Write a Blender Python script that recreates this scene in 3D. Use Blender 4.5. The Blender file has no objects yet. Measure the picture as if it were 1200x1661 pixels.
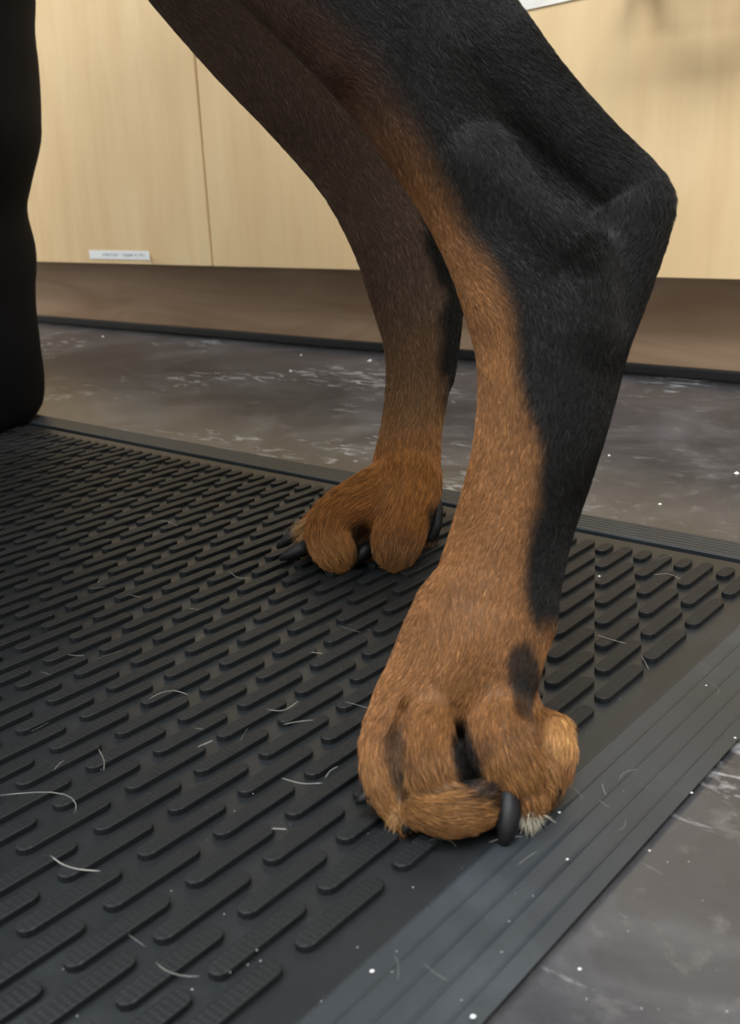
import bpy, math, random
import numpy as np

# ------------------------------------------------------------------ camera, world, lights, exposure
S = 0.048                      # metres per cleat period of the rubber mat (all layout is in cleat periods)
MT = 0.10                      # mat thickness in periods: layout z = 0 is the mat's top, floor is at -MT
FPX, W, H = 1687.82, 1200.0, 1661.0
CR = np.array([0.77180248, 0.63453169, -0.04111537])
CU = np.array([-0.16248107, 0.25931911, 0.952026])
CF = np.array([-0.61475267, 0.72809555, -0.30324252])
CC = np.array([3.98371707, -10.80990547, 4.62535716])

sc = bpy.context.scene
col = sc.collection

def w3(p):
    """layout units -> world metres"""
    p = np.asarray(p, float)
    return (p + np.array([0, 0, MT])) * S

from mathutils import Matrix, Vector
cam_d = bpy.data.cameras.new('camera'); cam = bpy.data.objects.new('camera', cam_d); col.objects.link(cam)
M = Matrix.Identity(4)
for i in range(3):
    M[i][0] = CR[i]; M[i][1] = CU[i]; M[i][2] = -CF[i]; M[i][3] = w3(CC)[i]
cam.matrix_world = M
cam_d.sensor_fit = 'AUTO'; cam_d.sensor_width = 36.0; cam_d.lens = 36.0 * FPX / H
cam_d.clip_start = 0.01; cam_d.clip_end = 50
cam_d.dof.use_dof = True; cam_d.dof.focus_distance = 11.8 * S; cam_d.dof.aperture_fstop = 18
sc.camera = cam

wd = bpy.data.worlds.new('room_light'); sc.world = wd; wd.use_nodes = True
wd.node_tree.nodes['Background'].inputs[0].default_value = (0.86, 0.93, 1.0, 1)
wd.node_tree.nodes['Background'].inputs[1].default_value = 0.05

def area(name, loc, sx, sy, watts, colr, target=None):
    l = bpy.data.lights.new(name, 'AREA'); l.shape = 'RECTANGLE'; l.size = sx; l.size_y = sy
    l.energy = watts; l.color = colr
    o = bpy.data.objects.new(name, l); col.objects.link(o); o.location = loc
    d = (Vector(target) - Vector(loc)) if target else Vector((0, 0, -1))
    o.rotation_euler = d.to_track_quat('-Z', 'Y').to_euler()
    return o
LC = (0.93, 0.97, 1.0)
for lx, ly in ((0.55, -0.55), (-1.35, -0.55), (0.55, -1.9), (-1.35, -1.9)):
    area('ceiling_panel_light', (lx, ly, 2.575), 1.2, 0.6, 46 if ly > -1 else 28, LC)

sc.view_settings.view_transform = 'Standard'; sc.view_settings.look = 'None'
sc.view_settings.exposure = 0.30; sc.view_settings.gamma = 1.0; sc.view_settings.use_curve_mapping = False

# ------------------------------------------------------------------ helpers
rng = np.random.default_rng(7); random.seed(7)

def tag(o, label=None, cat=None, group=None, kind=None):
    if label: o['label'] = label
    if cat: o['category'] = cat
    if group: o['group'] = group
    if kind: o['kind'] = kind
    return o

def mesh_obj(name, verts, faces, mat=None, parent=None, smooth=False, colors=None):
    me = bpy.data.meshes.new(name)
    me.from_pydata([tuple(v) for v in verts], [], [tuple(f) for f in faces]); me.update()
    return finish(name, me, mat, parent, smooth)

def finish(name, me, mat, parent, smooth):
    if mat: me.materials.append(mat)
    if smooth: me.polygons.foreach_set('use_smooth', [True] * len(me.polygons))
    o = bpy.data.objects.new(name, me); col.objects.link(o)
    if parent: o.parent = parent
    return o

def np_mesh(name, V, Q, mat=None, parent=None, smooth=True):
    """fast mesh from numpy (quads or tris)"""
    n = Q.shape[1]
    me = bpy.data.meshes.new(name)
    me.vertices.add(len(V)); me.vertices.foreach_set('co', V.astype(np.float32).ravel())
    me.loops.add(Q.size); me.loops.foreach_set('vertex_index', Q.astype(np.int32).ravel())
    me.polygons.add(len(Q)); me.polygons.foreach_set('loop_start', np.arange(0, Q.size, n, dtype=np.int32))
    me.polygons.foreach_set('loop_total', np.full(len(Q), n, np.int32))
    me.update(calc_edges=True); me.validate()
    return finish(name, me, mat, parent, smooth)

def empty(name, loc=(0, 0, 0)):
    o = bpy.data.objects.new(name, None); col.objects.link(o); o.location = loc; o.empty_display_size = 0.02
    return o

def box_vf(x0, x1, y0, y1, z0, z1, b=0.0):
    """box (world units), optional chamfer on the +z and -y faces' edges through an inset front"""
    v = [(x0, y0, z0), (x1, y0, z0), (x1, y1, z0), (x0, y1, z0), (x0, y0, z1), (x1, y0, z1), (x1, y1, z1), (x0, y1, z1)]
    f = [(0, 3, 2, 1), (4, 5, 6, 7), (0, 1, 5, 4), (1, 2, 6, 5), (2, 3, 7, 6), (3, 0, 4, 7)]
    return v, f

def box(name, x0, x1, y0, y1, z0, z1, mat, parent=None, bevel=0.0):
    v, f = box_vf(x0, x1, y0, y1, z0, z1)
    o = mesh_obj(name, v, f, mat, parent)
    if bevel:
        m = o.modifiers.new('bevel', 'BEVEL'); m.width = bevel; m.segments = 2; m.limit_method = 'ANGLE'
    return o

def loft(name, rings, mat, parent=None, smooth=True, caps=True):
    """rings: list of equal-length point lists"""
    n = len(rings[0]); V = [p for r in rings for p in r]; F = []
    for i in range(len(rings) - 1):
        for k in range(n):
            a, b = i * n + k, i * n + (k + 1) % n
            F.append((a, b, b + n, a + n))
    if caps:
        F.append(tuple(range(n))[::-1]); F.append(tuple(range((len(rings) - 1) * n, len(rings) * n)))
    return mesh_obj(name, V, F, mat, parent, smooth)

# ---- materials
def new_mat(name):
    m = bpy.data.materials.new(name); m.use_nodes = True
    nt = m.node_tree; b = nt.nodes['Principled BSDF']
    return m, nt, b
def node(nt, t, **kw):
    n = nt.nodes.new(t)
    for k, v in kw.items(): setattr(n, k, v)
    return n
def ramp(nt, stops, fac):
    r = node(nt, 'ShaderNodeValToRGB'); e = r.color_ramp.elements
    while len(e) > 1: e.remove(e[-1])
    e[0].position = stops[0][0]; e[0].color = (*stops[0][1], 1)
    for p, c in stops[1:]:
        x = e.new(p); x.color = (*c, 1)
    nt.links.new(fac, r.inputs[0]); return r.outputs[0]
def coords(nt, scale=(1, 1, 1), kind='Object', rot=(0, 0, 0)):
    t = node(nt, 'ShaderNodeTexCoord'); m = node(nt, 'ShaderNodeMapping')
    m.inputs['Scale'].default_value = scale; m.inputs['Rotation'].default_value = rot
    nt.links.new(t.outputs[kind], m.inputs[0]); return m.outputs[0]
def noise(nt, vec, scale, detail=4, rough=0.55, dist=0.0):
    n = node(nt, 'ShaderNodeTexNoise'); n.inputs['Scale'].default_value = scale; n.inputs['Detail'].default_value = detail
    n.inputs['Roughness'].default_value = rough; n.inputs['Distortion'].default_value = dist
    nt.links.new(vec, n.inputs['Vector']); return n.outputs['Fac']
def mixc(nt, fac, a, b, mode='MIX'):
    m = node(nt, 'ShaderNodeMix', data_type='RGBA', blend_type=mode)
    for s, v in ((m.inputs[0], fac), (m.inputs[6], a), (m.inputs[7], b)):
        if isinstance(v, (int, float)): s.default_value = v
        elif isinstance(v, tuple): s.default_value = (*v, 1)
        else: nt.links.new(v, s)
    return m.outputs[2]
def bump(nt, b, height, strength, dist):
    n = node(nt, 'ShaderNodeBump'); n.inputs['Strength'].default_value = strength; n.inputs['Distance'].default_value = dist
    nt.links.new(height, n.inputs['Height']); nt.links.new(n.outputs[0], b.inputs['Normal'])

def plain(name, c, rough=0.5, spec=0.5):
    m, nt, b = new_mat(name); b.inputs['Base Color'].default_value = (*c, 1); b.inputs['Roughness'].default_value = rough
    b.inputs['Specular IOR Level'].default_value = spec
    n = noise(nt, coords(nt), 60); L = nt.links
    L.new(mixc(nt, n, tuple(x * 0.85 for x in c), tuple(min(1, x * 1.15) for x in c)), b.inputs['Base Color'])
    return m

def wood(name, c0, c1, c2, rough, horiz=False):
    m, nt, b = new_mat(name); L = nt.links
    v = coords(nt, (1.5, 8, 8) if horiz else (7, 7, 1.3))
    g = noise(nt, v, 2.2, 5, 0.5, 1.0)
    base = ramp(nt, [(0.3, c0), (0.5, c1), (0.7, c2)], g)
    f = noise(nt, coords(nt, (6, 160, 160) if horiz else (160, 160, 6)), 1.0, 3)
    fl = ramp(nt, [(0.35, (0.97, 0.97, 0.97)), (0.6, (1, 1, 1))], f)
    L.new(mixc(nt, 1.0, base, fl, 'MULTIPLY'), b.inputs['Base Color'])
    b.inputs['Roughness'].default_value = rough; b.inputs['Specular IOR Level'].default_value = 0.35
    return m

maple = wood('maple_laminate', (0.70, 0.495, 0.265), (0.745, 0.54, 0.30), (0.79, 0.595, 0.345), 0.45)
kickwood = wood('toe_kick_laminate', (0.40, 0.25, 0.15), (0.50, 0.335, 0.215), (0.57, 0.40, 0.27), 0.5, True)
edgeband = plain('door_edge_band', (0.66, 0.55, 0.40), 0.5)
carcass = plain('cabinet_carcass_laminate', (0.5, 0.42, 0.33), 0.6)
blackstrip = plain('black_vinyl_strip', (0.016, 0.016, 0.018), 0.5)
white_wall = plain('painted_wall', (0.62, 0.6, 0.56), 0.8)
ceil_m = plain('white_ceiling_tile', (0.8, 0.8, 0.79), 0.9)
top_mat = plain('worktop_laminate', (0.28, 0.27, 0.26), 0.35)
metal = plain('brushed_steel', (0.5, 0.5, 0.5), 0.3); metal.node_tree.nodes['Principled BSDF'].inputs['Metallic'].default_value = 1.0

# floor: dark grey mottled vinyl with pale scuffs
floor_m, nt, b = new_mat('mottled_vinyl'); L = nt.links
v = coords(nt)
n1 = noise(nt, v, 9, 8, 0.62, 0.8)
base = ramp(nt, [(0.32, (0.031, 0.031, 0.034)), (0.5, (0.053, 0.052, 0.056)), (0.68, (0.098, 0.096, 0.101))], n1)
n2 = noise(nt, coords(nt, (1, 1, 1)), 55, 5, 0.6, 0.3)
spots = ramp(nt, [(0.56, (0, 0, 0)), (0.74, (0.5, 0.5, 0.5))], n2)
base = mixc(nt, spots, base, (0.17, 0.16, 0.155))
sv = coords(nt, (26, 70, 30), rot=(0, 0, 0.35))
n3 = noise(nt, sv, 1.0, 5, 0.65, 1.2)
n3b = noise(nt, v, 4.0, 3)
mul = node(nt, 'ShaderNodeMath', operation='MULTIPLY'); L.new(n3, mul.inputs[0]); L.new(n3b, mul.inputs[1])
sm = ramp(nt, [(0.32, (0, 0, 0)), (0.40, (0.85, 0.85, 0.85))], mul.outputs[0])
base = mixc(nt, sm, base, (0.36, 0.36, 0.37))
L.new(base, b.inputs['Base Color'])
rr = node(nt, 'ShaderNodeMapRange'); L.new(n1, rr.inputs[0]); rr.inputs[3].default_value = 0.16; rr.inputs[4].default_value = 0.32
L.new(rr.outputs[0], b.inputs['Roughness']); bump(nt, b, n2, 0.08, 0.001)

# rubber
def rubber(name, c, rough, grid=False, spec=0.5):
    m, nt, b = new_mat(name); L = nt.links
    v = coords(nt)
    d = noise(nt, v, 14, 6, 0.6, 0.4)
    c2 = ramp(nt, [(0.3, tuple(x * 0.75 for x in c)), (0.55, c), (0.75, tuple(x * 1.6 + 0.003 for x in c))], d)
    sp = noise(nt, v, 900, 2); dust = ramp(nt, [(0.70, (0, 0, 0)), (0.80, (0.35, 0.35, 0.35))], sp)
    L.new(mixc(nt, dust, c2, (0.16, 0.16, 0.155)), b.inputs['Base Color'])
    rg = node(nt, 'ShaderNodeMapRange'); L.new(d, rg.inputs[0]); rg.inputs[3].default_value = rough - 0.07; rg.inputs[4].default_value = rough + 0.1
    L.new(rg.outputs[0], b.inputs['Roughness']); b.inputs['Specular IOR Level'].default_value = spec
    if grid:
        w1 = node(nt, 'ShaderNodeTexWave', wave_type='BANDS', bands_direction='X'); w2 = node(nt, 'ShaderNodeTexWave', wave_type='BANDS', bands_direction='Y')
        for w_ in (w1, w2):
            L.new(v, w_.inputs[0]); w_.inputs['Scale'].default_value = 2 * math.pi / 20 / 0.0017
        w2.inputs['Scale'].default_value = 2 * math.pi / 20 / 0.0024
        mm = node(nt, 'ShaderNodeMath', operation='MULTIPLY'); L.new(w1.outputs['Fac'], mm.inputs[0]); L.new(w2.outputs['Fac'], mm.inputs[1])
        bump(nt, b, mm.outputs[0], 0.33, 0.0006)
    else:
        bump(nt, b, noise(nt, v, 260, 3), 0.12, 0.0006)
    return m
rub = rubber('black_rubber', (0.0135, 0.016, 0.018), 0.38, spec=0.42)
rub_grid = rubber('textured_black_rubber', (0.0105, 0.0123, 0.0138), 0.5, True, 0.3)
rub_edge = rubber('border_rubber', (0.027, 0.033, 0.039), 0.40)

# ------------------------------------------------------------------ layout helpers (photo ray -> place)
def ray(x, y): return CF + CR * (x - W / 2) / FPX - CU * (y - H / 2) / FPX
def gnd(x, y, z=0.0):
    d = ray(x, y); t = (z - CC[2]) / d[2]; return CC + d * t

# ------------------------------------------------------------------ structure: floor, wall, cabinets' plinth
fl = box('floor', -2.4, 1.5, -2.6, 0.95, -0.02, 0.0, floor_m); tag(fl, 'dark grey mottled vinyl floor with pale scuffs', kind='structure')
YK, YD = 12.573 * S, 11.0 * S
for nm, bb in (('wall_back', (-2.4, 1.5, 0.95, 1.0, 0.0, 2.6)), ('wall_left', (-2.45, -2.4, -2.6, 0.95, 0.0, 2.6)), ('wall_right', (1.5, 1.55, -2.6, 0.95, 0.0, 2.6)),
               ('wall_front', (-2.4, 1.5, -2.65, -2.6, 0.0, 2.6)), ('ceiling', (-2.45, 1.55, -2.65, 1.0, 2.6, 2.65))):
    tag(box(nm, *bb, ceil_m if nm == 'ceiling' else white_wall), kind='structure')
ZD = (2.35 + MT) * S
kb = box('baseboard_back', -2.2, 1.4, YK, YK + 0.016, 0.0, ZD - 0.0015, kickwood); tag(kb, 'brown wood-grain toe kick board under the cabinets', kind='structure')
st = box('trim_1', -2.2, 1.4, YK - 0.006, YK - 0.0003, 0.0, 0.0125, blackstrip, bevel=0.002); tag(st, 'thin black strip along the foot of the toe kick', kind='structure')

# base cabinets, two doors each
DW = 9.52 * S; GX = -20.25 * S; GAP = 0.0048; ZT = 0.80
def bar_handle(parent, x, z, y):
    pts = [(x, y, z), (x, y - 0.03, z), (x, y - 0.03, z - 0.11), (x, y, z - 0.11)]
    cv = []
    ringn = 10; rings = []
    path = [(x, y, z), (x, y - 0.022, z), (x, y - 0.030, z - 0.008), (x, y - 0.030, z - 0.102), (x, y - 0.022, z - 0.11), (x, y, z - 0.11)]
    for i, p in enumerate(path):
        a = Vector(path[max(i - 1, 0)]); c = Vector(path[min(i + 1, len(path) - 1)]); t = (c - a).normalized()
        s = Vector((1, 0, 0)); u = t.cross(s)
        rings.append([tuple(Vector(p) + (s * math.cos(k / ringn * 2 * math.pi) + u * math.sin(k / ringn * 2 * math.pi)) * 0.005) for k in range(ringn)])
    return loft('handle', rings, metal, parent)
units = [(-3, 'maple base cabinet at the far left end behind the trousers'),
         (-1, 'maple base cabinet with a small white label strip low on its door'),
         (1, 'maple base cabinet behind the near hock, right end of the row')]
unit_roots = []
# door k spans GX + k*DW .. GX + (k+1)*DW ; the labelled door is k = -1
spans = [(-3, -2), (-1,), (0, 1), (2, 3)]
labels = ['maple base cabinet showing only a sliver beside the black trousers',
          'single-door maple cabinet with a white label strip low on the door',
          'maple cabinet right of the labelled door, seen between and behind the dog legs',
          'maple base cabinet at the right end of the row, beyond the dog']
for ks, lab in zip(spans, labels):
    x0, x1 = GX + ks[0] * DW, GX + (ks[-1] + 1) * DW
    r = empty('base_cabinet', ((x0 + x1) / 2, YD + 0.02, ZD)); tag(r, lab, 'cabinet', 'row of maple base cabinets')
    off = r.location
    def rel(o):
        o.location = -Vector(off); return o
    rel(box('body', x0 + 0.001, x1 - 0.001, YD + 0.0195, 0.94, ZD, ZT, carcass, r))
    for k in ks:
        a, c = GX + k * DW + GAP / 2, GX + (k + 1) * DW - GAP / 2
        d = rel(box('door', a, c, YD, YD + 0.018, ZD, ZT - 0.004, maple, r, bevel=0.0009))
        h = bar_handle(d, (c - 0.05) if k % 2 == 0 else (a + 0.05), ZT - 0.06, YD)
wt = box('worktop', GX - 3 * DW - 0.01, GX + 4 * DW + 0.01, YD - 0.02, 0.945, ZT, ZT + 0.035, top_mat, bevel=0.003)
tag(wt, 'continuous grey laminate worktop along the cabinet row', 'worktop')

# white label strip on the door, its right end peeling away
m_label, nt, b = new_mat('label_paper'); L = nt.links
v = coords(nt)
sep = node(nt, 'ShaderNodeSeparateXYZ'); L.new(v, sep.inputs[0])
br = node(nt, 'ShaderNodeTexNoise'); br.inputs['Scale'].default_value = 1.0; br.inputs['Detail'].default_value = 1
mp = node(nt, 'ShaderNodeMapping'); mp.inputs['Scale'].default_value = (420, 1, 260); L.new(v, mp.inputs[0]); L.new(mp.outputs[0], br.inputs['Vector'])
def band(axis, lo, hi):
    g1 = node(nt, 'ShaderNodeMath', operation='GREATER_THAN'); g1.inputs[1].default_value = lo
    g2 = node(nt, 'ShaderNodeMath', operation='LESS_THAN'); g2.inputs[1].default_value = hi
    L.new(sep.outputs[axis], g1.inputs[0]); L.new(sep.outputs[axis], g2.inputs[0])
    mu = node(nt, 'ShaderNodeMath', operation='MULTIPLY'); L.new(g1.outputs[0], mu.inputs[0]); L.new(g2.outputs[0], mu.inputs[1]); return mu.outputs[0]
def mulm(a, c):
    mu = node(nt, 'ShaderNodeMath', operation='MULTIPLY'); L.new(a, mu.inputs[0]); L.new(c, mu.inputs[1]); return mu.outputs[0]
def addm(a, c):
    mu = node(nt, 'ShaderNodeMath', operation='ADD'); L.new(a, mu.inputs[0]); L.new(c, mu.inputs[1]); return mu.outputs[0]
words = addm(addm(band(0, 0.034, 0.077), band(0, 0.083, 0.112)), addm(band(0, 0.116, 0.121), band(0, 0.126, 0.140)))
ink = mulm(mulm(words, band(2, 0.0045, 0.0088)), ramp(nt, [(0.44, (0, 0, 0)), (0.5, (1, 1, 1))], br.outputs['Fac']))
L.new(mixc(nt, mulm(ink, ramp(nt, [(0, (0.75,) * 3), (1, (0.75,) * 3)], br.outputs['Fac'])), (0.86, 0.88, 0.88), (0.25, 0.27, 0.28)), b.inputs['Base Color'])
b.inputs['Roughness'].default_value = 0.45
lx0, lz0 = -26.3 * S, (2.50 + MT) * S
th = 0.0004; nseg = 6; rings = []
lw, lh = 0.158, 0.0135
for dx, dy, z0, z1 in ((0, 0, 0, lh), (lw * 0.95, 0, 0, lh), (lw * 0.975, -0.0025, -0.0012, lh * 0.82), (lw * 1.01, -0.007, -0.003, lh * 0.5), (lw * 1.05, -0.012, -0.0048, lh * 0.12), (lw * 1.07, -0.014, -0.0052, -0.002)):
    rings.append([(dx, dy - th, z0), (dx, dy, z0), (dx, dy, z1), (dx, dy - th, z1)])
lab = loft('label_strip', rings, m_label, None, False)
lab.location = (lx0, YD - 0.0002, lz0); tag(lab, 'small white printed label strip, right end peeling off the cabinet door', 'label')

# paper sheet taped higher on the door right of the near leg
paper_m = plain('paper_sheet', (0.78, 0.74, 0.68), 0.7)
px0, px1 = -9.45 * S, -6.9 * S; pz = (8.06 + MT) * S
pp = loft('paper_sheet', [[(x, YD - 0.0012, pz + dz), (x, YD - 0.0004, pz + dz), (x, YD - 0.0004, pz + 0.16), (x, YD - 0.0012, pz + 0.16)] for x, dz in ((px0, 0.0), (px1, 0.006))], paper_m, None, False)
tag(pp, 'pale paper sheet taped to the cabinet door above the near hock', 'paper')

# unseen bar added above the frame to cast a soft shadow on the door
tb = empty('shadow_bar', (-5.45 * S, YD, (8.5 + MT) * S)); tag(tb, 'unseen steel bar added to cast a soft shadow on the right-hand cabinet door', 'shadow caster')
def tube(name, p, q, r, parent, n=14):
    p, q = Vector(p), Vector(q); t = (q - p).normalized(); s_ = t.orthogonal().normalized(); u = t.cross(s_)
    return loft(name, [[tuple(c + (s_ * math.cos(2 * math.pi * k / n) + u * math.sin(2 * math.pi * k / n)) * rr) for k in range(n)] for c, rr in ((p, r * 0.85), (p + t * r * 0.15, r), (q - t * r * 0.15, r), (q, r * 0.85))], metal, parent)
bh = 1.25 * S
tube('rail', (-bh, -0.047, 0), (bh + 0.03, -0.047, 0), 0.0125, tb)
for sx in (-bh + 0.008, bh + 0.02): tube('bracket', (sx, -0.0003, 0), (sx, -0.045, 0), 0.009, tb)

# ------------------------------------------------------------------ rubber mat
MX0, MX1, MY0, MY1 = -22.0, 1.215, -16.0, 1.95
mat_root = empty('rubber_mat', w3(((MX0 + MX1) / 2, (MY0 + MY1) / 2, -MT)))
tag(mat_root, 'black rubber scraper mat with raised oblong cleats and ridged borders', 'mat')
mo = -Vector(mat_root.location)
def madd(o): o.location = mo + o.location; return o
# plate (flat) up to the ramp line on the right and the groove at the far side
XR, YG = 0.43, 1.18
def P(x, y, z): return tuple(w3((x, y, z)))
madd(box('base_plate', *w3((MX0, 0, 0))[:1], *w3((XR, 0, 0))[:1], *w3((0, MY0, 0))[1:2], *w3((0, YG - 0.075, 0))[1:2], 0.0004, MT * S, rub, mat_root))
# right border: stepped ramp profile extruded along y
prof = [(XR, 0.0)]
for i, x in enumerate((0.435, 0.60, 0.775, 0.95, 1.12)):
    z = -0.008 * i
    prof += [(x, z), (x + 0.022, z + 0.010), (x + 0.05, z + 0.006), (x + 0.145, z - 0.010)]
prof += [(1.203, -0.046), (1.215, -0.055), (1.215, -MT + 0.004)]
sect = prof + [(XR, -MT + 0.004)]
madd(loft('ridged_border', [[P(x, y, z) for x, z in sect] for y in (MY1, MY0)], rub_edge, mat_root, False))
# far border: five narrow ridges beyond a cut groove
prof = [(YG + 0.075, -0.004), (YG + 0.085, 0.004)]
y = YG + 0.09
for i in range(6):
    z = -0.006 * i
    prof += [(y, z + 0.012), (y + 0.075, z + 0.010), (y + 0.088, z - 0.012), (y + 0.105, z - 0.012)]; y += 0.111
prof += [(MY1, -0.05), (MY1, -MT + 0.004)]
sect = prof + [(YG + 0.075, -MT + 0.004)]
madd(loft('ridged_border', [[P(x, yy, z) for yy, z in sect] for x in (MX0, XR)], rub_edge, mat_root, False))
madd(box('groove', *w3((MX0, 0, 0))[:1], *w3((XR, 0, 0))[:1], *w3((0, YG - 0.0751, 0))[1:2], *w3((0, YG + 0.0751, 0))[1:2], 0.0004, (MT - 0.085) * S, rub, mat_root))

# cleats
PWD, PH = 0.152, 0.056
def cleat_geo(length):
    r = PWD / 2; n = 5; out = []
    for k in range(n + 1):
        a = math.pi * k / n; out.append((r * math.cos(a), length / 2 - r + r * math.sin(a)))
    for k in range(n + 1):
        a = math.pi + math.pi * k / n; out.append((r * math.cos(a), -length / 2 + r + r * math.sin(a)))
    m = len(out)
    def ring(s, z): return [((x - math.copysign(s, x) * abs(x) / r) * S, (y_ - math.copysign(s, y_)) * S, z * S) for x, y_ in out]
    V = ring(-0.003, -0.004) + ring(0, 0.006) + ring(0, PH - 0.005) + ring(0.006, PH)
    F = []
    for lay in range(3):
        for k in range(m):
            a, c = lay * m + k, lay * m + (k + 1) % m; F.append((a, c, c + m, a + m))
    F.append(tuple(range(3 * m, 4 * m)))
    return V, F
LP, LD = 0.83, 0.33
def geo_mesh(name, length):
    V, F = cleat_geo(length); me = bpy.data.meshes.new(name); me.from_pydata(V, [], F); me.update(); me.materials.append(rub_grid); return me
me_long, me_dot = geo_mesh('cleat', LP), geo_mesh('cleat_short', LD)
def proj(p):
    d = np.asarray(p) - CC; z = d @ CF
    return W / 2 + FPX * (d @ CR) / z, H / 2 - FPX * (d @ CU) / z, z
cl = []
s = 0
while s * 0.2628 > MX0 + 0.6:
    x = -s * -0.2628 + 0.042
    k = -s
    odd = k % 2 == 1
    if odd: cl.append((x, 0.635, True))
    j = 0.5 if odd else 0.0
    while -j - 0.5 > MY0 + 0.5:
        cl.append((x, -j + 0.385, False)); j += 1.0
    s -= 1
def vis(c):
    px, py, z = proj((c[0], c[1], 0))
    return (z > 1 and -60 < px < 1260 and 600 < py < 1720), z
info = [(c, *vis(c)) for c in cl]
inview = sorted([i for i in info if i[1]], key=lambda i: i[2])
big = {id(i[0]) for i in inview[:300]}
for c, v_, z in info:
    if id(c) in big:
        o = bpy.data.objects.new('cleat', me_dot if c[2] else me_long); col.objects.link(o); o.parent = mat_root
        o.location = Vector(w3((c[0], c[1], 0))) + mo
VL, FL = cleat_geo(LP); VS, FS = cleat_geo(LD); V = []; F = []
for c, v_, z in info:
    if id(c) in big: continue
    bV, bF = (VS, FS) if c[2] else (VL, FL); o0 = len(V); q = w3((c[0], c[1], 0))
    V += [(a + q[0], b_ + q[1], d + q[2]) for a, b_, d in bV]; F += [tuple(i + o0 for i in f) for f in bF]
rest = madd(mesh_obj('remaining_cleats', V, F, rub_grid, mat_root)); tag(rest, kind='stuff')

# ------------------------------------------------------------------ dog: signed-distance modelling in a frame aligned with the view (a right, b up, c away)
def cam_pt(x, y, t): return np.array([(x - W / 2) / FPX * t, -(y - H / 2) / FPX * t, t])
def to_layout(V): return CC + V[:, :1] * CR + V[:, 1:2] * CU + V[:, 2:3] * CF
ZG = 0.050
def t_ground(x, y, r):
    return (CC[2] - ZG) / (-ray(x, y)[2] + r / FPX)

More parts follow.
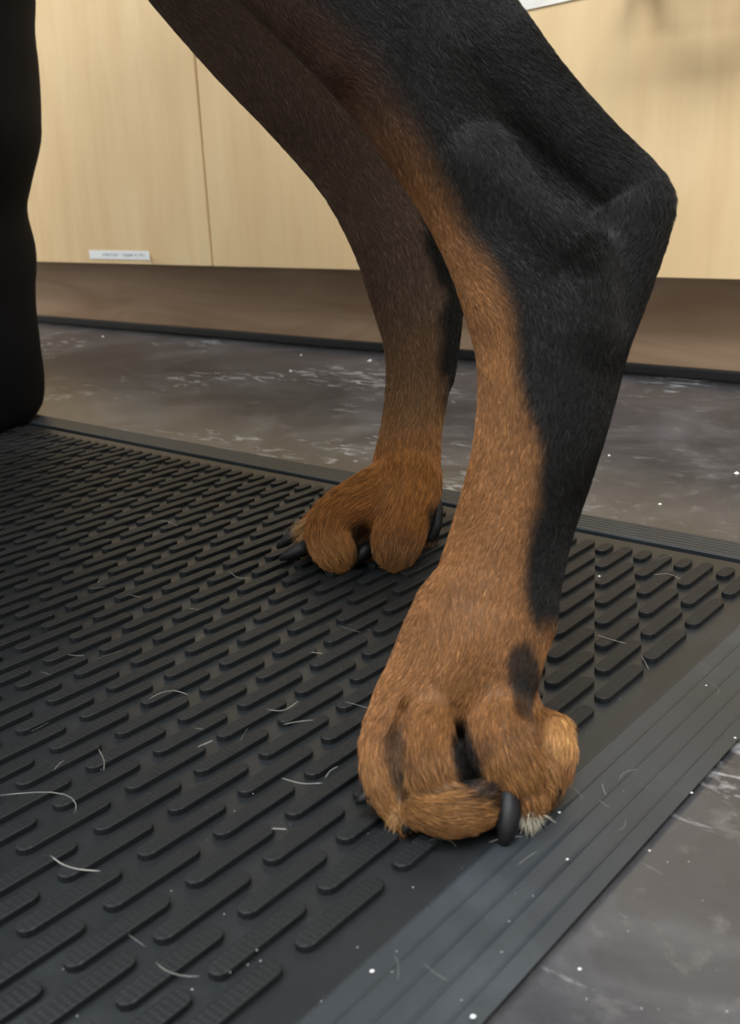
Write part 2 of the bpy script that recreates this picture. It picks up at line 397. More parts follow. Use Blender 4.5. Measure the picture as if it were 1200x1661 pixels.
class Field:
    def __init__(s, lo, hi, h):
        s.lo = np.array(lo, float); s.h = h; s.n = np.ceil((np.array(hi) - s.lo) / h).astype(int) + 1
        s.ax = [(s.lo[i] + h * np.arange(s.n[i])).astype(np.float32) for i in range(3)]
        s.F = np.full(s.n, 1.0, np.float32); s.segs = []
    def chain(s, nodes, k=0.08, kc=1.0, sub=False, fur=True):
        pts = []; rad = []
        for x, y, r, t in nodes:
            if t == 'g': t = t_ground(x, y, r)
            pts.append(cam_pt(x, y, t)); rad.append(r * t / FPX)
        if len(pts) == 1: pts.append(pts[0] + np.array([0, -1e-3, 0])); rad.append(rad[0])
        P_ = np.array(pts); R_ = np.array(rad)
        if len(P_) > 2:                                   # smooth the centre line and the girth
            X = np.c_[P_, R_]; X = np.r_[[2 * X[0] - X[1]], X, [2 * X[-1] - X[-2]]]; out = []
            for i in range(1, len(X) - 2):
                a0, a1, a2, a3 = X[i - 1], X[i], X[i + 1], X[i + 2]
                for u in ((0, 1 / 3, 2 / 3) if len(P_) > 6 else (0, 0.5)):
                    out.append(0.5 * (2 * a1 + (a2 - a0) * u + (2 * a0 - 5 * a1 + 4 * a2 - a3) * u * u + (3 * a1 - a0 - 3 * a2 + a3) * u ** 3))
            out.append(X[-2]); X = np.array(out); P_ = X[:, :3]; R_ = np.maximum(X[:, 3], 1e-3)
        m = R_.max() + 2.5 * k + 0.1
        i0 = np.clip(((P_.min(0) - m - s.lo) / s.h).astype(int), 0, s.n); i1 = np.clip(((P_.max(0) + m - s.lo) / s.h).astype(int) + 2, 0, s.n)
        if np.any(i1 <= i0): return
        A = s.ax[0][i0[0]:i1[0]][:, None, None]; B = s.ax[1][i0[1]:i1[1]][None, :, None]; C_ = s.ax[2][i0[2]:i1[2]][None, None, :] / kc
        best = None
        for i in range(len(P_) - 1):
            p = P_[i].copy(); q = P_[i + 1].copy(); p[2] /= kc; q[2] /= kc; d = (q - p).astype(np.float32); dd = float(d @ d)
            a, b_, c_ = A - p[0], B - p[1], C_ - p[2]
            pr = (a * d[0] + b_ * d[1] + c_ * d[2]) / dd
            sl_ = float(np.clip((R_[i] - R_[i + 1]) / math.sqrt(dd), -0.95, 0.95))
            pp_ = np.sqrt(np.maximum((a * a + b_ * b_ + c_ * c_) - pr * pr * dd, 0))
            hh = np.clip(pr - pp_ * (sl_ / math.sqrt(1 - sl_ * sl_) / math.sqrt(dd)), 0, 1)
            dist = np.sqrt((a - hh * d[0]) ** 2 + (b_ - hh * d[1]) ** 2 + (c_ - hh * d[2]) ** 2) - (R_[i] + (R_[i + 1] - R_[i]) * hh)
            best = dist if best is None else np.minimum(best, dist)
            if fur and not sub: s.segs.append((P_[i], P_[i + 1], (R_[i] + R_[i + 1]) / 2))
        if kc < 1: best = best * (0.5 + 0.5 * kc)
        sl = tuple(slice(i0[i], i1[i]) for i in range(3)); G = s.F[sl]
        if sub:
            best = -best; hh = np.clip(0.5 - 0.5 * (G - best) / k, 0, 1); s.F[sl] = G * (1 - hh) + best * hh + k * hh * (1 - hh)
        else:
            hh = np.clip(0.5 + 0.5 * (G - best) / k, 0, 1); s.F[sl] = G * (1 - hh) + best * hh - k * hh * (1 - hh)
    def ground(s):
        z = CC[2] + s.ax[0][:, None, None] * CR[2] + s.ax[1][None, :, None] * CU[2] + s.ax[2][None, None, :] * CF[2]
        s.F = np.maximum(s.F, (ZG - z).astype(np.float32))
    def mesh(s):
        F = s.F; F[0] = F[-1] = 1; F[:, 0] = F[:, -1] = 1; F[:, :, 0] = F[:, :, -1] = 1
        n = np.array(F.shape) - 1; inside = F < 0
        cnt = np.zeros(n, np.int8)
        for dx in (0, 1):
            for dy in (0, 1):
                for dz in (0, 1): cnt += inside[dx:dx + n[0], dy:dy + n[1], dz:dz + n[2]]
        act = np.argwhere((cnt > 0) & (cnt < 8)); idx = np.full(n, -1, np.int32); idx[tuple(act.T)] = np.arange(len(act))
        acc = np.zeros((len(act), 3)); num = np.zeros(len(act))
        cs = [(0, 0, 0), (1, 0, 0), (0, 1, 0), (1, 1, 0), (0, 0, 1), (1, 0, 1), (0, 1, 1), (1, 1, 1)]
        val = [F[act[:, 0] + c[0], act[:, 1] + c[1], act[:, 2] + c[2]].astype(float) for c in cs]
        for i in range(8):
            for j in range(i + 1, 8):
                if sum(abs(cs[i][m_] - cs[j][m_]) for m_ in range(3)) != 1: continue
                x = (val[i] < 0) != (val[j] < 0); t = np.where(x, val[i] / np.where(x, val[i] - val[j], 1), 0)
                pos = np.array(cs[i])[None] + t[:, None] * (np.array(cs[j]) - np.array(cs[i]))[None]
                acc += np.where(x[:, None], pos, 0); num += x
        V = s.lo + (act + acc / num[:, None]) * s.h
        quads = []
        for ax in range(3):
            o1, o2 = [(1, 2), (2, 0), (0, 1)][ax]
            sl0 = [slice(1, -1)] * 3; sl1 = [slice(1, -1)] * 3; sl0[ax] = slice(0, -1); sl1[ax] = slice(1, None)
            a, b_ = inside[tuple(sl0)], inside[tuple(sl1)]
            e = np.argwhere(a != b_); 
            off = np.ones(3, int); off[ax] = 0; e = e + off
            flip = inside[e[:, 0], e[:, 1], e[:, 2]]
            def g(d1, d2):
                q = e.copy(); q[:, o1] -= d1; q[:, o2] -= d2; return idx[q[:, 0], q[:, 1], q[:, 2]]
            Q = np.stack([g(1, 1), g(0, 1), g(0, 0), g(1, 0)], 1)
            Q[~flip] = Q[~flip][:, ::-1]; quads.append(Q)
        Q = np.concatenate(quads); Q = Q[(Q >= 0).all(1)]
        # gradient normals
        f = (V - s.lo) / s.h; i = np.clip(np.round(f).astype(int), 1, np.array(F.shape) - 2)
        N = np.stack([F[i[:, 0] + 1, i[:, 1], i[:, 2]] - F[i[:, 0] - 1, i[:, 1], i[:, 2]], F[i[:, 0], i[:, 1] + 1, i[:, 2]] - F[i[:, 0], i[:, 1] - 1, i[:, 2]],
                      F[i[:, 0], i[:, 1], i[:, 2] + 1] - F[i[:, 0], i[:, 1], i[:, 2] - 1]], 1)
        N /= np.linalg.norm(N, axis=1, keepdims=True) + 1e-9
        # relax once to remove grid stepping
        for _ in range(2):
            A_ = np.zeros_like(V); c_ = np.zeros(len(V))
            for k in range(4):
                np.add.at(A_, Q[:, k], V[Q[:, (k + 1) % 4]] + V[Q[:, (k - 1) % 4]]); np.add.at(c_, Q[:, k], 2)
            V = 0.5 * V + 0.5 * A_ / np.maximum(c_, 1)[:, None]
        return V, Q, N

def wob(P_, f, seed=0):
    r = np.random.default_rng(seed); o = np.zeros(len(P_))
    for i in range(6):
        k = r.normal(size=3) * f; o += np.sin(P_ @ k + r.uniform(0, 6.28))
    return o / 3.0

# --- near hind leg
near = Field((-1.75, -3.0, 7.2), (2.95, 5.6, 10.4), 0.026)
near.chain([(470, -190, 190, 9.35), (545, -60, 150, 9.15), (618, 58, 118, 9.0), (685, 168, 101, 8.95), (758, 290, 92, 8.9), (812, 390, 94, 8.85), (850, 480, 100, 8.8),
            (882, 565, 110, 8.78), (880, 650, 105, 8.72), (862, 740, 96, 8.65), (836, 830, 92, 8.6), (811, 920, 94, 8.55), (790, 1000, 100, 8.5), (769, 1065, 104, 8.42)], 0.1, 0.78)
near.chain([(640, -190, 120, 9.3), (735, -10, 82, 9.15), (800, 80, 74, 9.05), (868, 160, 66, 9.0), (950, 246, 62, 8.95), (1022, 318, 62, 8.9), (1030, 352, 60, 8.85), (1000, 440, 62, 8.85), (960, 560, 58, 8.85), (935, 660, 50, 8.8), (905, 770, 46, 8.72), (875, 880, 40, 8.65), (850, 1000, 44, 8.55)], 0.16, 0.8)
near.chain([(560, -150, 150, 9.4), (700, 60, 110, 9.25), (800, 210, 85, 9.15), (900, 330, 80, 9.05), (950, 400, 80, 8.95)], 0.12, 0.45)
near.chain([(790, 270, 40, 8.72), (870, 350, 40, 8.63), (925, 398, 40, 8.57), (948, 450, 42, 8.63), (945, 540, 46, 8.66)], 0.26)
near.chain([(815, 150, 3, 8.7), (865, 240, 12, 8.7), (908, 308, 20, 8.66), (945, 345, 15, 8.62)], 0.14, sub=True)
# toes, left to right in the photo
near.chain([(795, 1000, 90, 8.5), (772, 1065, 94, 8.42), (756, 1120, 82, 8.3)], 0.15, 0.8)
for q in ([(724, 1040, 50, 8.42), (656, 1135, 38, 8.2)], [(740, 1040, 60, 8.37), (699, 1135, 44, 8.16)], [(800, 1040, 62, 8.39), (805, 1135, 50, 8.17)]): near.chain(q, 0.16)
near.chain([(728, 990, 52, 8.5), (690, 1060, 44, 8.38), (662, 1110, 38, 8.26)], 0.16)
near.chain([(658, 1120, 40, 8.24), (645, 1145, 42, 8.17), (621, 1200, 36, 8.02), (621, 1262, 31, 7.86), (640, 1308, 24, 'g'), (645, 1340, 12, 7.72)], 0.06)
near.chain([(700, 1120, 44, 8.18), (692, 1150, 45, 8.1), (690, 1212, 51, 7.88), (697, 1245, 47, 7.76), (706, 1285, 42, 'g')], 0.04)
near.chain([(682, 1303, 38, 'g'), (722, 1311, 44, 'g'), (762, 1307, 42, 'g'), (780, 1300, 32, 'g')], 0.05)
near.chain([(804, 1120, 52, 8.2), (806, 1150, 54, 8.12), (815, 1205, 58, 7.91), (836, 1244, 52, 7.82), (852, 1262, 46, 'g'), (856, 1290, 30, 7.75)], 0.04)
near.chain([(830, 1110, 36, 8.45), (858, 1166, 28, 8.3), (892, 1190, 35, 8.14), (895, 1232, 36, 8.05), (887, 1266, 28, 'g'), (886, 1290, 18, 7.98)], 0.045)
near.chain([(690, 1240, 60, 8.3), (770, 1250, 70, 8.3), (850, 1225, 60, 8.35)], 0.05, fur=False)
near.chain([(742, 1150, 8, 7.93), (747, 1190, 18, 7.78), (752, 1225, 24, 7.66), (770, 1268, 26, 7.55)], 0.06, sub=True)
near.chain([(662, 1130, 6, 8.06), (656, 1160, 12, 7.95), (648, 1205, 21, 7.8), (643, 1250, 18, 7.68), (648, 1290, 12, 7.62)], 0.06, sub=True)
near.chain([(655, 1276, 8, 7.6), (690, 1282, 12, 7.5), (730, 1274, 14, 7.47), (760, 1264, 14, 7.5)], 0.05, sub=True)
near.chain([(868, 1170, 9, 8.02), (862, 1210, 13, 7.84), (872, 1255, 11, 7.74)], 0.08, sub=True)
near.ground()
# --- far hind leg
far = Field((-3.4, -1.0, 12.2), (1.6, 8.4, 14.9), 0.034)
far.chain([(300, -190, 160, 12.9), (350, -90, 140, 13.0), (432, 38, 118, 13.15), (520, 150, 104, 13.3), (596, 268, 86, 13.5), (646, 378, 78, 13.65), (672, 470, 73, 13.8), (682, 550, 60, 13.85), (678, 620, 51, 13.8), (668, 690, 48, 13.68), (660, 750, 53, 13.52), (655, 790, 56, 13.4)], 0.1, 0.85)
far.chain([(560, 20, 90, 13.4), (650, 190, 70, 13.6), (720, 330, 52, 13.8), (735, 420, 45, 13.9), (712, 500, 34, 13.9), (702, 600, 30, 13.9)], 0.16, 0.8)
far.chain([(630, 792, 46, 13.4), (568, 824, 40, 13.08), (541, 846, 38, 12.98), (536, 870, 37, 12.94), (542, 888, 35, 'g'), (546, 903, 24, 12.9)], 0.06)
far.chain([(662, 780, 50, 13.38), (657, 825, 45, 13.12), (650, 855, 43, 12.97), (643, 880, 39, 'g'), (641, 897, 27, 12.85)], 0.09)
far.chain([(600, 812, 34, 13.7), (535, 838, 24, 13.5), (508, 858, 20, 13.4), (502, 882, 17, 'g')], 0.05)
far.chain([(680, 770, 32, 13.8), (690, 820, 22, 13.78), (694, 855, 17, 13.7), (694, 872, 12, 'g')], 0.08)
far.chain([(575, 885, 30, 13.3), (640, 875, 34, 13.4)], 0.05, fur=False)
far.chain([(592, 842, 7, 13.02), (588, 868, 14, 12.92), (592, 905, 13, 12.8)], 0.05, sub=True)
far.ground()
# --- hindquarters, trunk, front legs (above and left of the frame), coarse
trunk = Field((-16.5, -8.5, 4.0), (4.5, 13.0, 17.5), 0.14)
def tc(L_, k=0.6, kc=1.0):
    """chain given in layout coordinates + radius in periods"""
    o = []
    for x, y, z, r in L_:
        d = np.array([x, y, z]) - CC; t = d @ CF
        o.append((W / 2 + FPX * (d @ CR) / t, H / 2 - FPX * (d @ CU) / t, r * FPX / t, t))
    trunk.chain(o, k, kc, fur=False)
hp = np.array([-3.2, -2.6, 0.0]); fw = -np.array([0.772, 0.634, 0]); lat = np.array([-0.634, 0.772, 0])
def bp(f_, l_, z_, r_): q = hp + fw * f_ + lat * l_; return (q[0], q[1], z_, r_)
tc([bp(-1.0, 0, 11.6, 1.7), bp(1.0, 0, 11.6, 2.2), bp(4, 0, 11.2, 2.4), bp(8, 0, 10.6, 2.9), bp(11, 0, 10.8, 2.8), bp(12.3, 0, 12.2, 1.8)])
for sd, leg in ((-1, (545, -60, 9.15)), (1, (350, -90, 13.0))):
    q = to_layout(cam_pt(*leg)[None])[0]
    q2 = to_layout(cam_pt(leg[0] - 60, leg[1] - 170, leg[2] + 0.25)[None])[0]
    tc([(q2[0], q2[1], q2[2], 0.5), bp(2.4, sd * 1.7, 9.0, 1.25), bp(0.6, sd * 1.3, 11.2, 1.6)], 0.45)
    tc([bp(11, sd * 1.6, 9.6, 1.3), bp(11.3, sd * 1.7, 6.5, 0.85), bp(11.0, sd * 1.8, 3.4, 0.62), bp(11.1, sd * 1.8, 0.9, 0.55), bp(11.6, sd * 1.8, 0.35, 0.5)], 0.3)
trunk.ground()

# dog colours (linear); DTAN darkens the tan towards the top of the near leg
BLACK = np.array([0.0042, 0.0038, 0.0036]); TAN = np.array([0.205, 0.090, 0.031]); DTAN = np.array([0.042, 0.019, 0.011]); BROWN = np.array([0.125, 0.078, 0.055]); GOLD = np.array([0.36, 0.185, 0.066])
def sstep(x, a, c): t = np.clip((x - a) / (c - a), 0, 1); return t * t * (3 - 2 * t)
def mix(A, B_, f): return A * (1 - f[:, None]) + B_ * f[:, None]
def spot(px, py, x, y, rx, ry, soft=0.5): return 1 - sstep(((px - x) / rx) ** 2 + ((py - y) / ry) ** 2, 1 - soft, 1 + soft)
def near_col(V):
    px = W / 2 + FPX * V[:, 0] / V[:, 2]; py = H / 2 - FPX * V[:, 1] / V[:, 2]
    n1, n2 = wob(V, 5, 1), wob(V, 16, 2)
    bx = np.interp(py, [-200, 0, 80, 150, 230, 310, 380, 430, 500, 600, 660, 720, 790, 850, 920, 990, 1030, 1110, 1150, 1200], [330, 500, 590, 640, 695, 735, 762, 800, 830, 848, 858, 882, 872, 860, 852, 852, 872, 888, 960, 1100])
    wdt = np.interp(py, [0, 200, 450, 800, 1000], [60, 38, 26, 20, 16])
    f = sstep(px + n1 * 9 + n2 * 5, bx - wdt, bx + wdt)
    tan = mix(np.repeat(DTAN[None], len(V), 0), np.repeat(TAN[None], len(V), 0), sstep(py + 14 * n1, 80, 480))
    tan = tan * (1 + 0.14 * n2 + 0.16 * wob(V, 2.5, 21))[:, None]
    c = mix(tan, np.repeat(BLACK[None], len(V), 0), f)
    rim = sstep(py, 980, 1040) * sstep(px, 872, 884); c = mix(c, np.repeat(TAN[None], len(V), 0), rim)
    toe = sstep(py, 1180, 1260); c = mix(c, np.repeat(GOLD[None] * 0.72, len(V), 0), toe * (0.35 + 0.25 * n2))
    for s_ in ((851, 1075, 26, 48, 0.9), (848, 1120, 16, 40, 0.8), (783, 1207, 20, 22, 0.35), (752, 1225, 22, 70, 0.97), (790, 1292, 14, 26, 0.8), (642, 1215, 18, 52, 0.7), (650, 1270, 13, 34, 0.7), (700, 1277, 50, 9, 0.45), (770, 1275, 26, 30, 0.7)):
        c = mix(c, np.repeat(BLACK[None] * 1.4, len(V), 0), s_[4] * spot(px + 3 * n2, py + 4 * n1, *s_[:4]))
    c = mix(c, np.repeat(GOLD[None] * 1.25, len(V), 0), 0.85 * spot(px, py, 915, 1185, 30, 32, 0.8))  # lit highlight on the outer toe, painted into the colour
    return c
def far_col(V):
    px = W / 2 + FPX * V[:, 0] / V[:, 2]; py = H / 2 - FPX * V[:, 1] / V[:, 2]
    n1, n2 = wob(V, 4, 3), wob(V, 14, 4)
    c = mix(np.repeat(BROWN[None], len(V), 0), np.repeat(TAN[None] * np.array([0.72, 0.82, 0.9]), len(V), 0), sstep(py + 25 * n1, 420, 680))
    c = mix(c, np.repeat(TAN[None] * np.array([1.12, 1.0, 0.72]), len(V), 0), sstep(py + 12 * n1, 660, 740))
    bx = np.interp(py, [0, 200, 300, 400, 470, 560, 640, 680], [560, 640, 670, 690, 722, 712, 718, 745])
    c = mix(c, np.repeat(BLACK[None], len(V), 0), sstep(px + 5 * n1 + 3 * n2, bx - 14, bx + 14) * (1 - sstep(py, 640, 690)))
    c = mix(c, np.repeat(BLACK[None], len(V), 0), sstep(px + 2 * n2, 692, 700) * sstep(py, 800, 825))
    c = mix(c, np.repeat(GOLD[None] * 0.85, len(V), 0), sstep(py, 850, 900) * 0.6)
    c = mix(c, np.repeat(DTAN[None] * 3, len(V), 0), 0.4 * spot(px, py, 655, 885, 40, 34, 0.7))
    c = mix(c, np.repeat(BLACK[None] * 2, len(V), 0), 0.8 * spot(px, py, 588, 875, 18, 40, 0.6))
    return c

# fur and skin materials use the coat colour stored on the geometry
def coat_mat(name, rough, spec):
    m, nt, b = new_mat(name); L = nt.links
    a = node(nt, 'ShaderNodeAttribute', attribute_name='coat'); 
    L.new(a.outputs['Color'], b.inputs['Base Color']); b.inputs['Roughness'].default_value = rough; b.inputs['Specular IOR Level'].default_value = spec
    return m, nt, b
skin_m, nt, b = coat_mat('dog_coat', 0.55, 0.25)
n = noise(nt, coords(nt, (400, 400, 120)), 1.0, 3); bump(nt, b, n, 0.25, 0.0008)
fur_m, nt, b = coat_mat('dog_hair', 0.33, 0.17)
claw_m = plain('black_claw', (0.006, 0.006, 0.007), 0.5, 0.3)
pad_m = plain('black_paw_pad', (0.014, 0.013, 0.013), 0.6)

dog = empty('dog', w3((-3.2, -2.6, 0)))
tag(dog, 'black and tan dog, only its two hind legs in view on the mat', 'dog')
do = -Vector(dog.location)
Vs, Qs, Cs = [], [], []; base_i = 0; furdata = []
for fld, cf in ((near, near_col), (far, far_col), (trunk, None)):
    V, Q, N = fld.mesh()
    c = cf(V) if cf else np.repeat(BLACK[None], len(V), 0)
    Vs.append(V); Qs.append(Q + base_i); Cs.append(c); base_i += len(V)
    if cf: furdata.append((V, Q, N, c, fld.segs))
V = np.concatenate(Vs); Q = np.concatenate(Qs); Cc = np.concatenate(Cs)
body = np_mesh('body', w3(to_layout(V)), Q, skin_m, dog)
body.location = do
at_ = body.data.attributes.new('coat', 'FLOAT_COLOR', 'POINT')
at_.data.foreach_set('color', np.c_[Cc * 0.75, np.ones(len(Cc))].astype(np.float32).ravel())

def make_fur(name, roots, dirs, norms, lens, cols, rad, lift=0.32):
    """roots etc. in layout coordinates; short curved hairs"""
    n = len(roots); npt = 4
    pts = np.zeros((n, npt, 3)); 
    T = dirs
    for i in range(npt):
        s_ = i / (npt - 1)
        pts[:, i] = roots + (T * s_ + norms * (lift * s_ * (1 - 0.62 * s_))[..., None] if np.ndim(lift) else T * s_ + norms * lift * s_ * (1 - 0.62 * s_)) * lens[:, None]
    cu = bpy.data.hair_curves.new(name); cu.add_curves([npt] * n)
    cu.attributes['position'].data.foreach_set('vector', w3(pts.reshape(-1, 3)).astype(np.float32).ravel())
    ra = cu.attributes.new('radius', 'FLOAT', 'POINT') if 'radius' not in cu.attributes else cu.attributes['radius']
    ra.data.foreach_set('value', (np.repeat(rad[:, None], npt, 1) * np.array([1.0, 0.9, 0.6, 0.12])[None] * S).astype(np.float32).ravel())
    ca = cu.attributes.new('coat', 'FLOAT_COLOR', 'CURVE')
    ca.data.foreach_set('color', np.c_[np.clip(cols, 0, 1), np.ones(n)].astype(np.float32).ravel())
    cu.materials.append(fur_m)
    o = bpy.data.objects.new(name, cu); col.objects.link(o); return o

def fur_for(V, Q, N, c, segs, count, ln, rd, ymin):
    tri = np.concatenate([Q[:, [0, 1, 2]], Q[:, [0, 2, 3]]])
    py = H / 2 - FPX * V[:, 1] / V[:, 2]
    tri = tri[(py[tri] > ymin).all(1)]
    a, b_, d = V[tri[:, 0]], V[tri[:, 1]], V[tri[:, 2]]
    ar = np.linalg.norm(np.cross(b_ - a, d - a), axis=1); cdf = np.cumsum(ar) / ar.sum()
    k = np.searchsorted(cdf, rng.random(count)); u, v_ = rng.random(count), rng.random(count); f = u + v_ > 1; u[f] = 1 - u[f]; v_[f] = 1 - v_[f]
    w0 = 1 - u - v_
    def bl(X): return X[tri[k, 0]] * w0[:, None] + X[tri[k, 1]] * u[:, None] + X[tri[k, 2]] * v_[:, None]
    R_, Nn, Co = bl(V), bl(N), bl(c); Nn /= np.linalg.norm(Nn, axis=1, keepdims=True)
    D = np.zeros_like(R_); Wt = np.zeros(count)
    for p, q, r in segs:
        d_ = q - p; L2 = d_ @ d_; h_ = np.clip(((R_ - p) @ d_) / L2, 0, 1)
        ds = np.linalg.norm(R_ - p - h_[:, None] * d_, axis=1) - r
        wgt = np.exp(-np.clip(ds, 0, 9) / 0.05) + 1e-6
        D += wgt[:, None] * (d_ / math.sqrt(L2)); Wt += wgt
    D /= np.linalg.norm(D, axis=1, keepdims=True) + 1e-9
    sw = np.stack([wob(R_, 3, 11), wob(R_, 3, 12), wob(R_, 3, 13)], 1) * 0.28 + rng.normal(size=R_.shape) * 0.13
    D = D + sw; D -= (D * Nn).sum(1)[:, None] * Nn; D /= np.linalg.norm(D, axis=1, keepdims=True) + 1e-9
    yy = H / 2 - FPX * R_[:, 1] / R_[:, 2]
    ll = ln(yy) * rng.uniform(0.6, 1.15, count)
    cols = Co * rng.lognormal(0, 0.28, count)[:, None] * (1 + 0.0 * Co)
    lum = rng.random(count) < 0.10
    cols[lum] = cols[lum] * 1.5 + 0.012
    ex = np.zeros((3, 3)); ex[0] = CR; ex[1] = CU; ex[2] = CF
    LR = to_layout(R_ - Nn * 0.006)
    return LR, D @ ex, Nn @ ex, ll, cols, np.full(count, rd) * rng.uniform(0.7, 1.2, count)
o1 = make_fur('fur', *fur_for(*furdata[0], 200000, lambda y: np.interp(y, [0, 500, 900, 1150, 1250, 1330], [0.13, 0.11, 0.095, 0.11, 0.16, 0.12]), 0.0025, -60))
o1.parent = dog; o1.location = do; tag(o1, kind='stuff')
o2 = make_fur('fur', *fur_for(*furdata[1], 150000, lambda y: np.interp(y, [0, 500, 750, 850, 910], [0.11, 0.13, 0.17, 0.2, 0.15]), 0.0031, -60))
o2.parent = dog; o2.location = do; tag(o2, kind='stuff')

# tufts between the toes
def tuft(x, y, t, dx, dy, n, ln, c, spread=0.35):
    p = cam_pt(x, y, t); ex = np.stack([CR, CU, CF])
    R_ = p + rng.normal(size=(n, 3)) * 0.022; D = np.array([dx, -dy, -0.15]) + rng.normal(size=(n, 3)) * spread; D /= np.linalg.norm(D, axis=1, keepdims=True)
    Nn = np.repeat(np.array([[0, 0.4, -0.9]]), n, 0)
    o = make_fur('hair_tuft', to_layout(R_), D @ ex, Nn @ ex, ln * rng.uniform(0.6, 1.1, n), np.array(c)[None] * rng.lognormal(0, 0.25, n)[:, None], np.full(n, 0.0026), 0.12)
    o.parent = dog; o.location = do; tag(o, kind='stuff')
tuft(650, 1300, 7.72, -0.1, 1.0, 110, 0.22, (0.42, 0.26, 0.12), 0.22)
tuft(638, 1292, 7.74, 0.05, 1.0, 160, 0.18, (0.36, 0.20, 0.075), 0.22)
tuft(857, 1314, 7.7, 0.12, 1.0, 320, 0.17, (0.42, 0.38, 0.30), 0.4)
tuft(506, 842, 13.22, -1.0, 0.75, 150, 0.34, (0.38, 0.22, 0.09), 0.18)
tuft(500, 862, 13.1, -0.6, 0.8, 80, 0.26, (0.33, 0.19, 0.08), 0.2)

# claws and pads
def claw(nodes, name='claw', m=None, flat=0.75):
    """nodes (x, y, r, t) along the claw; tapered curved horn"""
    n = 12; P_ = []
    for x, y, r, t in nodes:
        if t == 'g': t = t_ground(x, y, r)
        P_.append((cam_pt(x, y, t), r * t / FPX))
    rings = []
    for i, (p, r) in enumerate(P_):
        d = P_[min(i + 1, len(P_) - 1)][0] - P_[max(i - 1, 0)][0]; d /= np.linalg.norm(d)
        s_ = np.cross(d, [0, 0, 1.0]); s_ /= np.linalg.norm(s_) + 1e-9; u = np.cross(s_, d)
        rings.append([p + (s_ * math.cos(2 * math.pi * k / n) * flat + u * math.sin(2 * math.pi * k / n)) * r for k in range(n)])
    rr_ = [[tuple(q) for q in w3(to_layout(np.array(R_)))] for R_ in rings]
    o = loft(name, rr_, m or claw_m, dog); o.location = do; return o
claw([(826, 1268, 18, 7.78), (824, 1290, 21, 7.69), (824, 1318, 22, 7.60), (822, 1342, 19, 7.55), (818, 1360, 13, 7.54), (814, 1372, 6, 7.55), (811, 1377, 2, 7.56)], flat=1.0)
claw([(893, 1262, 15, 7.96), (895, 1282, 17, 7.9), (888, 1298, 14, 7.88), (878, 1306, 5, 7.9)], flat=1.0)
claw([(612, 1275, 14, 7.9), (598, 1287, 12, 7.84), (586, 1297, 8, 7.8), (578, 1304, 3, 7.8)], flat=1.0)
claw([(672, 1322, 14, 7.7), (664, 1334, 13, 7.64), (658, 1346, 8, 7.62), (655, 1352, 3, 7.62)], flat=1.0)
claw([(502, 886, 15, 13.02), (484, 893, 14, 12.98), (466, 901, 10, 12.98), (453, 907, 4, 12.98)], flat=0.9)
claw([(492, 858, 12, 13.4), (474, 870, 12, 13.4), (460, 880, 9, 13.4), (449, 889, 3, 13.4)], flat=0.9)
claw([(604, 886, 15, 13.1), (590, 895, 15, 13.05), (577, 909, 11, 13.02), (568, 919, 4, 13.02)], flat=0.9)
claw([(705, 795, 8, 13.72), (708, 825, 12, 13.64), (705, 852, 14, 13.58), (697, 872, 11, 13.55), (686, 884, 4, 13.52)], flat=0.9)

# ------------------------------------------------------------------ person at the left edge: black trousers
cloth_m, nt, b = new_mat('black_trouser_cloth'); L = nt.links
v = coords(nt); n = noise(nt, v, 700, 2)
L.new(mixc(nt, n, (0.0022, 0.0026, 0.004), (0.0045, 0.005, 0.007)), b.inputs['Base Color']); b.inputs['Roughness'].default_value = 0.85
b.inputs['Specular IOR Level'].default_value = 0.1; bump(nt, b, n, 0.2, 0.0006)
shoe_m = plain('black_shoe_leather', (0.008, 0.008, 0.009), 0.45)
per = empty('person', w3(gnd(-100, 690, 0)))
tag(per, 'person in loose black trousers standing at the left edge of the mat', 'person')
pg = gnd(-100, 690); tp = (pg - CC) @ CF
prof_px = [(705, 40), (695, 52), (670, 57), (640, 57), (600, 56), (560, 54), (500, 46), (440, 43), (400, 37), (375, 31), (350, 26), (320, 33), (290, 39), (265, 46), (230, 53), (170, 47), (95, 41), (70, 35), (40, 37), (0, 36), (-60, 40), (-200, 60), (-380, 85), (-520, 100)]
_ys = np.array([p[0] for p in prof_px], float); _xs = np.array([p[1] for p in prof_px], float)
_yy = np.concatenate([np.linspace(705, 0, 48), np.linspace(-40, -520, 10)])
_xx = np.interp(-_yy, -_ys, _xs); _xx[1:-1] = 0.25 * _xx[:-2] + 0.5 * _xx[1:-1] + 0.25 * _xx[2:]
prof_px = list(zip(_yy, _xx))
def leg_rings(cx, cy, mirror=1):
    rings = []
    for i, (py, ex) in enumerate(prof_px):
        z = CC[2] + tp * (ray(-100, py)[2])
        pxc, _, tz = proj((pg[0], pg[1], z)); r = (ex - pxc) * tz / FPX
        z = max(z, 0.05)
        ring = []
        for k in range(40):
            a = 2 * math.pi * k / 40
            wr = 1 + 0.018 * math.sin(3 * a + z * 1.7) + 0.012 * math.sin(7 * a - z * 2.3)
            rr_ = r * (1 + (wr - 1) * (0.4 if abs(math.cos(a)) > 0.9 else 1.0))
            q = np.array([cx, cy, z]) + CR * [1, 1, 0] * math.cos(a) * rr_ + np.array([CF[0], CF[1], 0]) * math.sin(a) * rr_ * 1.5
            ring.append(tuple(w3(q)))
        rings.append(ring)
    return rings
po = -Vector(per.location)
t1 = loft('trouser_leg', leg_rings(pg[0], pg[1]), cloth_m, per); t1.location = po
sec = pg - CR * [1, 1, 0] * 5.2 + np.array([CF[0], CF[1], 0]) * 2.0
t2 = loft('trouser_leg', leg_rings(sec[0], sec[1]), cloth_m, per); t2.location = po
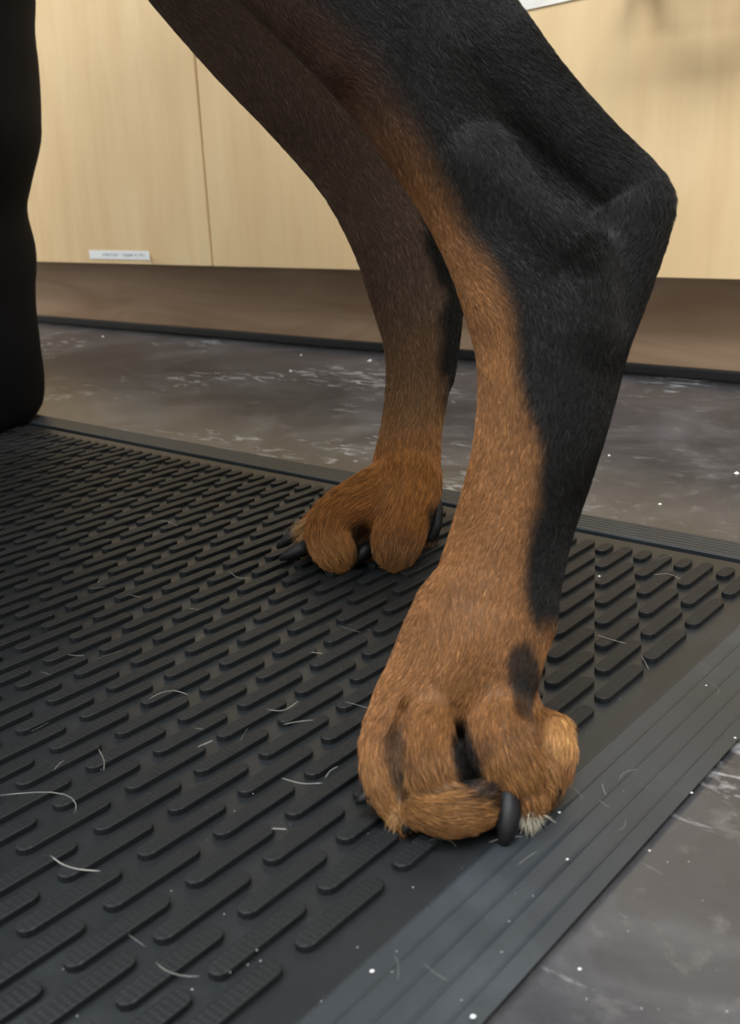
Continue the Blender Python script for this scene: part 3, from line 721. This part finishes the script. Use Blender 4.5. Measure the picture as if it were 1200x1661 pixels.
# hips joining both legs
hz = CC[2] + tp * ray(-100, -520)[2]; mid = (pg + sec) / 2; rings = []
for dz, ra_, rb_ in ((-0.4, 4.2, 2.2), (0.6, 4.5, 2.5), (2.5, 4.4, 2.6), (4.5, 3.9, 2.4)):
    rings.append([tuple(w3(np.array([mid[0], mid[1], hz + dz]) + CR * [1, 1, 0] * math.cos(2 * math.pi * k / 40) * ra_ + np.array([CF[0], CF[1], 0]) * math.sin(2 * math.pi * k / 40) * rb_)) for k in range(40)])
hpz = loft('trouser_seat', rings, cloth_m, per); hpz.location = po
for base_p in (pg, sec):
    rings = []
    fdir = -np.array([CF[0], CF[1], 0]) / np.hypot(CF[0], CF[1]); sdir = np.array([CR[0], CR[1], 0])
    for s_, wd_, ht in ((-1.6, 0.35, 0.5), (-1.4, 0.62, 0.9), (-0.5, 0.8, 1.1), (0.6, 0.78, 1.0), (1.6, 0.9, 0.75), (2.4, 0.8, 0.6), (2.9, 0.45, 0.4)):
        o0 = np.array([base_p[0], base_p[1], 0.0 if base_p is pg else 0.0]) + fdir * s_
        rings.append([tuple(w3(o0 + sdir * math.cos(2 * math.pi * k / 16) * wd_ + np.array([0, 0, 0.06 + max(0, ht / 2 + math.sin(2 * math.pi * k / 16) * ht / 2)]))) for k in range(16)])
    sh = loft('shoe', rings, shoe_m, per); sh.location = po

# ------------------------------------------------------------------ loose hairs and lint on the mat and floor
hair_m = plain('pale_hair', (0.34, 0.33, 0.30), 0.4)
lint_m = plain('white_lint', (0.75, 0.75, 0.73), 0.8)
def strand_mesh(name, paths, r, m):
    V = []; F = []
    for pth, rr_ in paths:
        pth = np.array(pth); o0 = len(V)
        for i, p in enumerate(pth):
            d = pth[min(i + 1, len(pth) - 1)] - pth[max(i - 1, 0)]; d /= np.linalg.norm(d); s_ = np.cross(d, [0, 0, 1.0]); s_ /= np.linalg.norm(s_) + 1e-9; u = np.cross(s_, d)
            e = rr_ * (0.4 if i in (0, len(pth) - 1) else 1.0)
            for k in range(3): V.append(tuple(w3(p + (s_ * math.cos(k * 2.0944) + u * math.sin(k * 2.0944)) * e)))
        for i in range(len(pth) - 1):
            for k in range(3): a, c_ = o0 + i * 3 + k, o0 + i * 3 + (k + 1) % 3; F.append((a, c_, c_ + 3, a + 3))
    return mesh_obj(name, V, F, m, None, True)
paths = []
def px_strand(pts, z=0.055, r=0.0032):
    P_ = np.array([gnd(x, y, z) for x, y in pts]); k = len(P_); out = []
    for s_ in np.linspace(0, k - 1, 9):
        i = min(int(s_), k - 2); f = s_ - i
        out.append(P_[i] * (1 - f) + P_[i + 1] * f)
    out = np.array(out)
    for _ in range(2): out[1:-1] = 0.25 * out[:-2] + 0.5 * out[1:-1] + 0.25 * out[2:]
    paths.append((out, r))
px_strand([(82, 1388), (100, 1403), (125, 1411), (163, 1413)], r=0.005)
px_strand([(430, 1150), (455, 1155), (470, 1148), (484, 1137)])
px_strand([(320, 1212), (332, 1207), (345, 1201)], r=0.0042)
px_strand([(240, 1135), (262, 1122), (285, 1119), (305, 1127)])
px_strand([(460, 1175), (485, 1170), (511, 1168)]); px_strand([(503, 1058), (523, 1060)])
px_strand([(527, 1262), (535, 1250), (548, 1243)]); px_strand([(440, 1344), (465, 1345)], r=0.0042)
px_strand([(456, 1262), (490, 1272), (525, 1270)]); px_strand([(160, 1215), (170, 1235), (168, 1250)]); px_strand([(0, 1290), (60, 1284), (110, 1285), (128, 1305), (120, 1320)])
px_strand([(370, 925), (385, 938), (405, 938)]); px_strand([(258, 845), (275, 846), (288, 854)])
px_strand([(968, 1030), (990, 1037), (1015, 1044)], 0.06); px_strand([(1040, 1063), (1052, 1085)], 0.03); px_strand([(1060, 932), (1085, 930), (1105, 940)]); px_strand([(1090, 900), (1060, 908)])
for _ in range(45):
    x, y = rng.uniform(0, 1200), rng.uniform(760, 1640); p = gnd(x, y, 0.03)
    if p[0] > 1.1 or p[1] > 1.1: continue
    a = rng.uniform(0, 6.28); l = rng.uniform(0.1, 0.35); cv = rng.normal() * 1.6
    q = [p]; 
    for i in range(6):
        q.append(q[-1] + np.array([math.cos(a), math.sin(a), 0.0]) * l / 6); a += cv * l / 3
    q = np.array(q); q[:, 2] = 0.056; paths.append((q, rng.uniform(0.0010, 0.0022)))
hr = strand_mesh('loose_hair', paths, 0.005, hair_m); tag(hr, 'fine pale dog hairs scattered over the rubber mat', 'hair', kind='stuff')
V = []; F = []
def speck(p, r):
    o0 = len(V)
    for k in range(6): V.append(tuple(w3(np.array(p) + np.array([math.cos(k * 1.047) * r * rng.uniform(0.6, 1.1), math.sin(k * 1.047) * r * rng.uniform(0.6, 1.1), 0.002]))))
    V.append(tuple(w3(np.array(p) + np.array([0, 0, r * 0.7]))))
    for k in range(6): F.append((o0 + k, o0 + (k + 1) % 6, o0 + 6))
    F.append(tuple(range(o0 + 5, o0 - 1, -1)))
for x, y, r in ((972, 935, 0.022), (441, 1498, 0.022), (907, 1318, 0.014), (920, 1394, 0.014), (1122, 1286, 0.014), (1192, 1197, 0.014), (603, 1575, 0.016), (767, 1649, 0.02), (1145, 1112, 0.014), (935, 900, 0.01), (160, 944, 0.012), (348, 794, 0.012)):
    speck(gnd(x, y, 0.05 if x in (972,) else 0.004), r)
for x, y, r in ((600, 585, 0.06), (471, 602, 0.05), (488, 576, 0.04), (597, 586, 0.03), (988, 739, 0.03), (167, 546, 0.05), (1070, 818, 0.03), (1195, 768, 0.05), (1053, 1380, 0.012), (940, 1572, 0.014)):
    speck(gnd(x, y, -MT), r)
for _ in range(160):
    x, y = rng.uniform(0, 1200), rng.uniform(700, 1650); p = gnd(x, y, 0.0)
    if p[1] > 1.9: p = gnd(x, y, -MT)
    elif p[0] > 1.2: p = gnd(x, y, -MT)
    elif p[0] > 0.2 or p[1] > 0.9: p = gnd(x, y, 0.012)
    else: p = gnd(x, y, 0.048)
    speck(p, rng.uniform(0.002, 0.0055))
lt = mesh_obj('lint', V, F, lint_m); tag(lt, 'tiny white lint specks scattered over mat and floor', 'lint', kind='stuff')
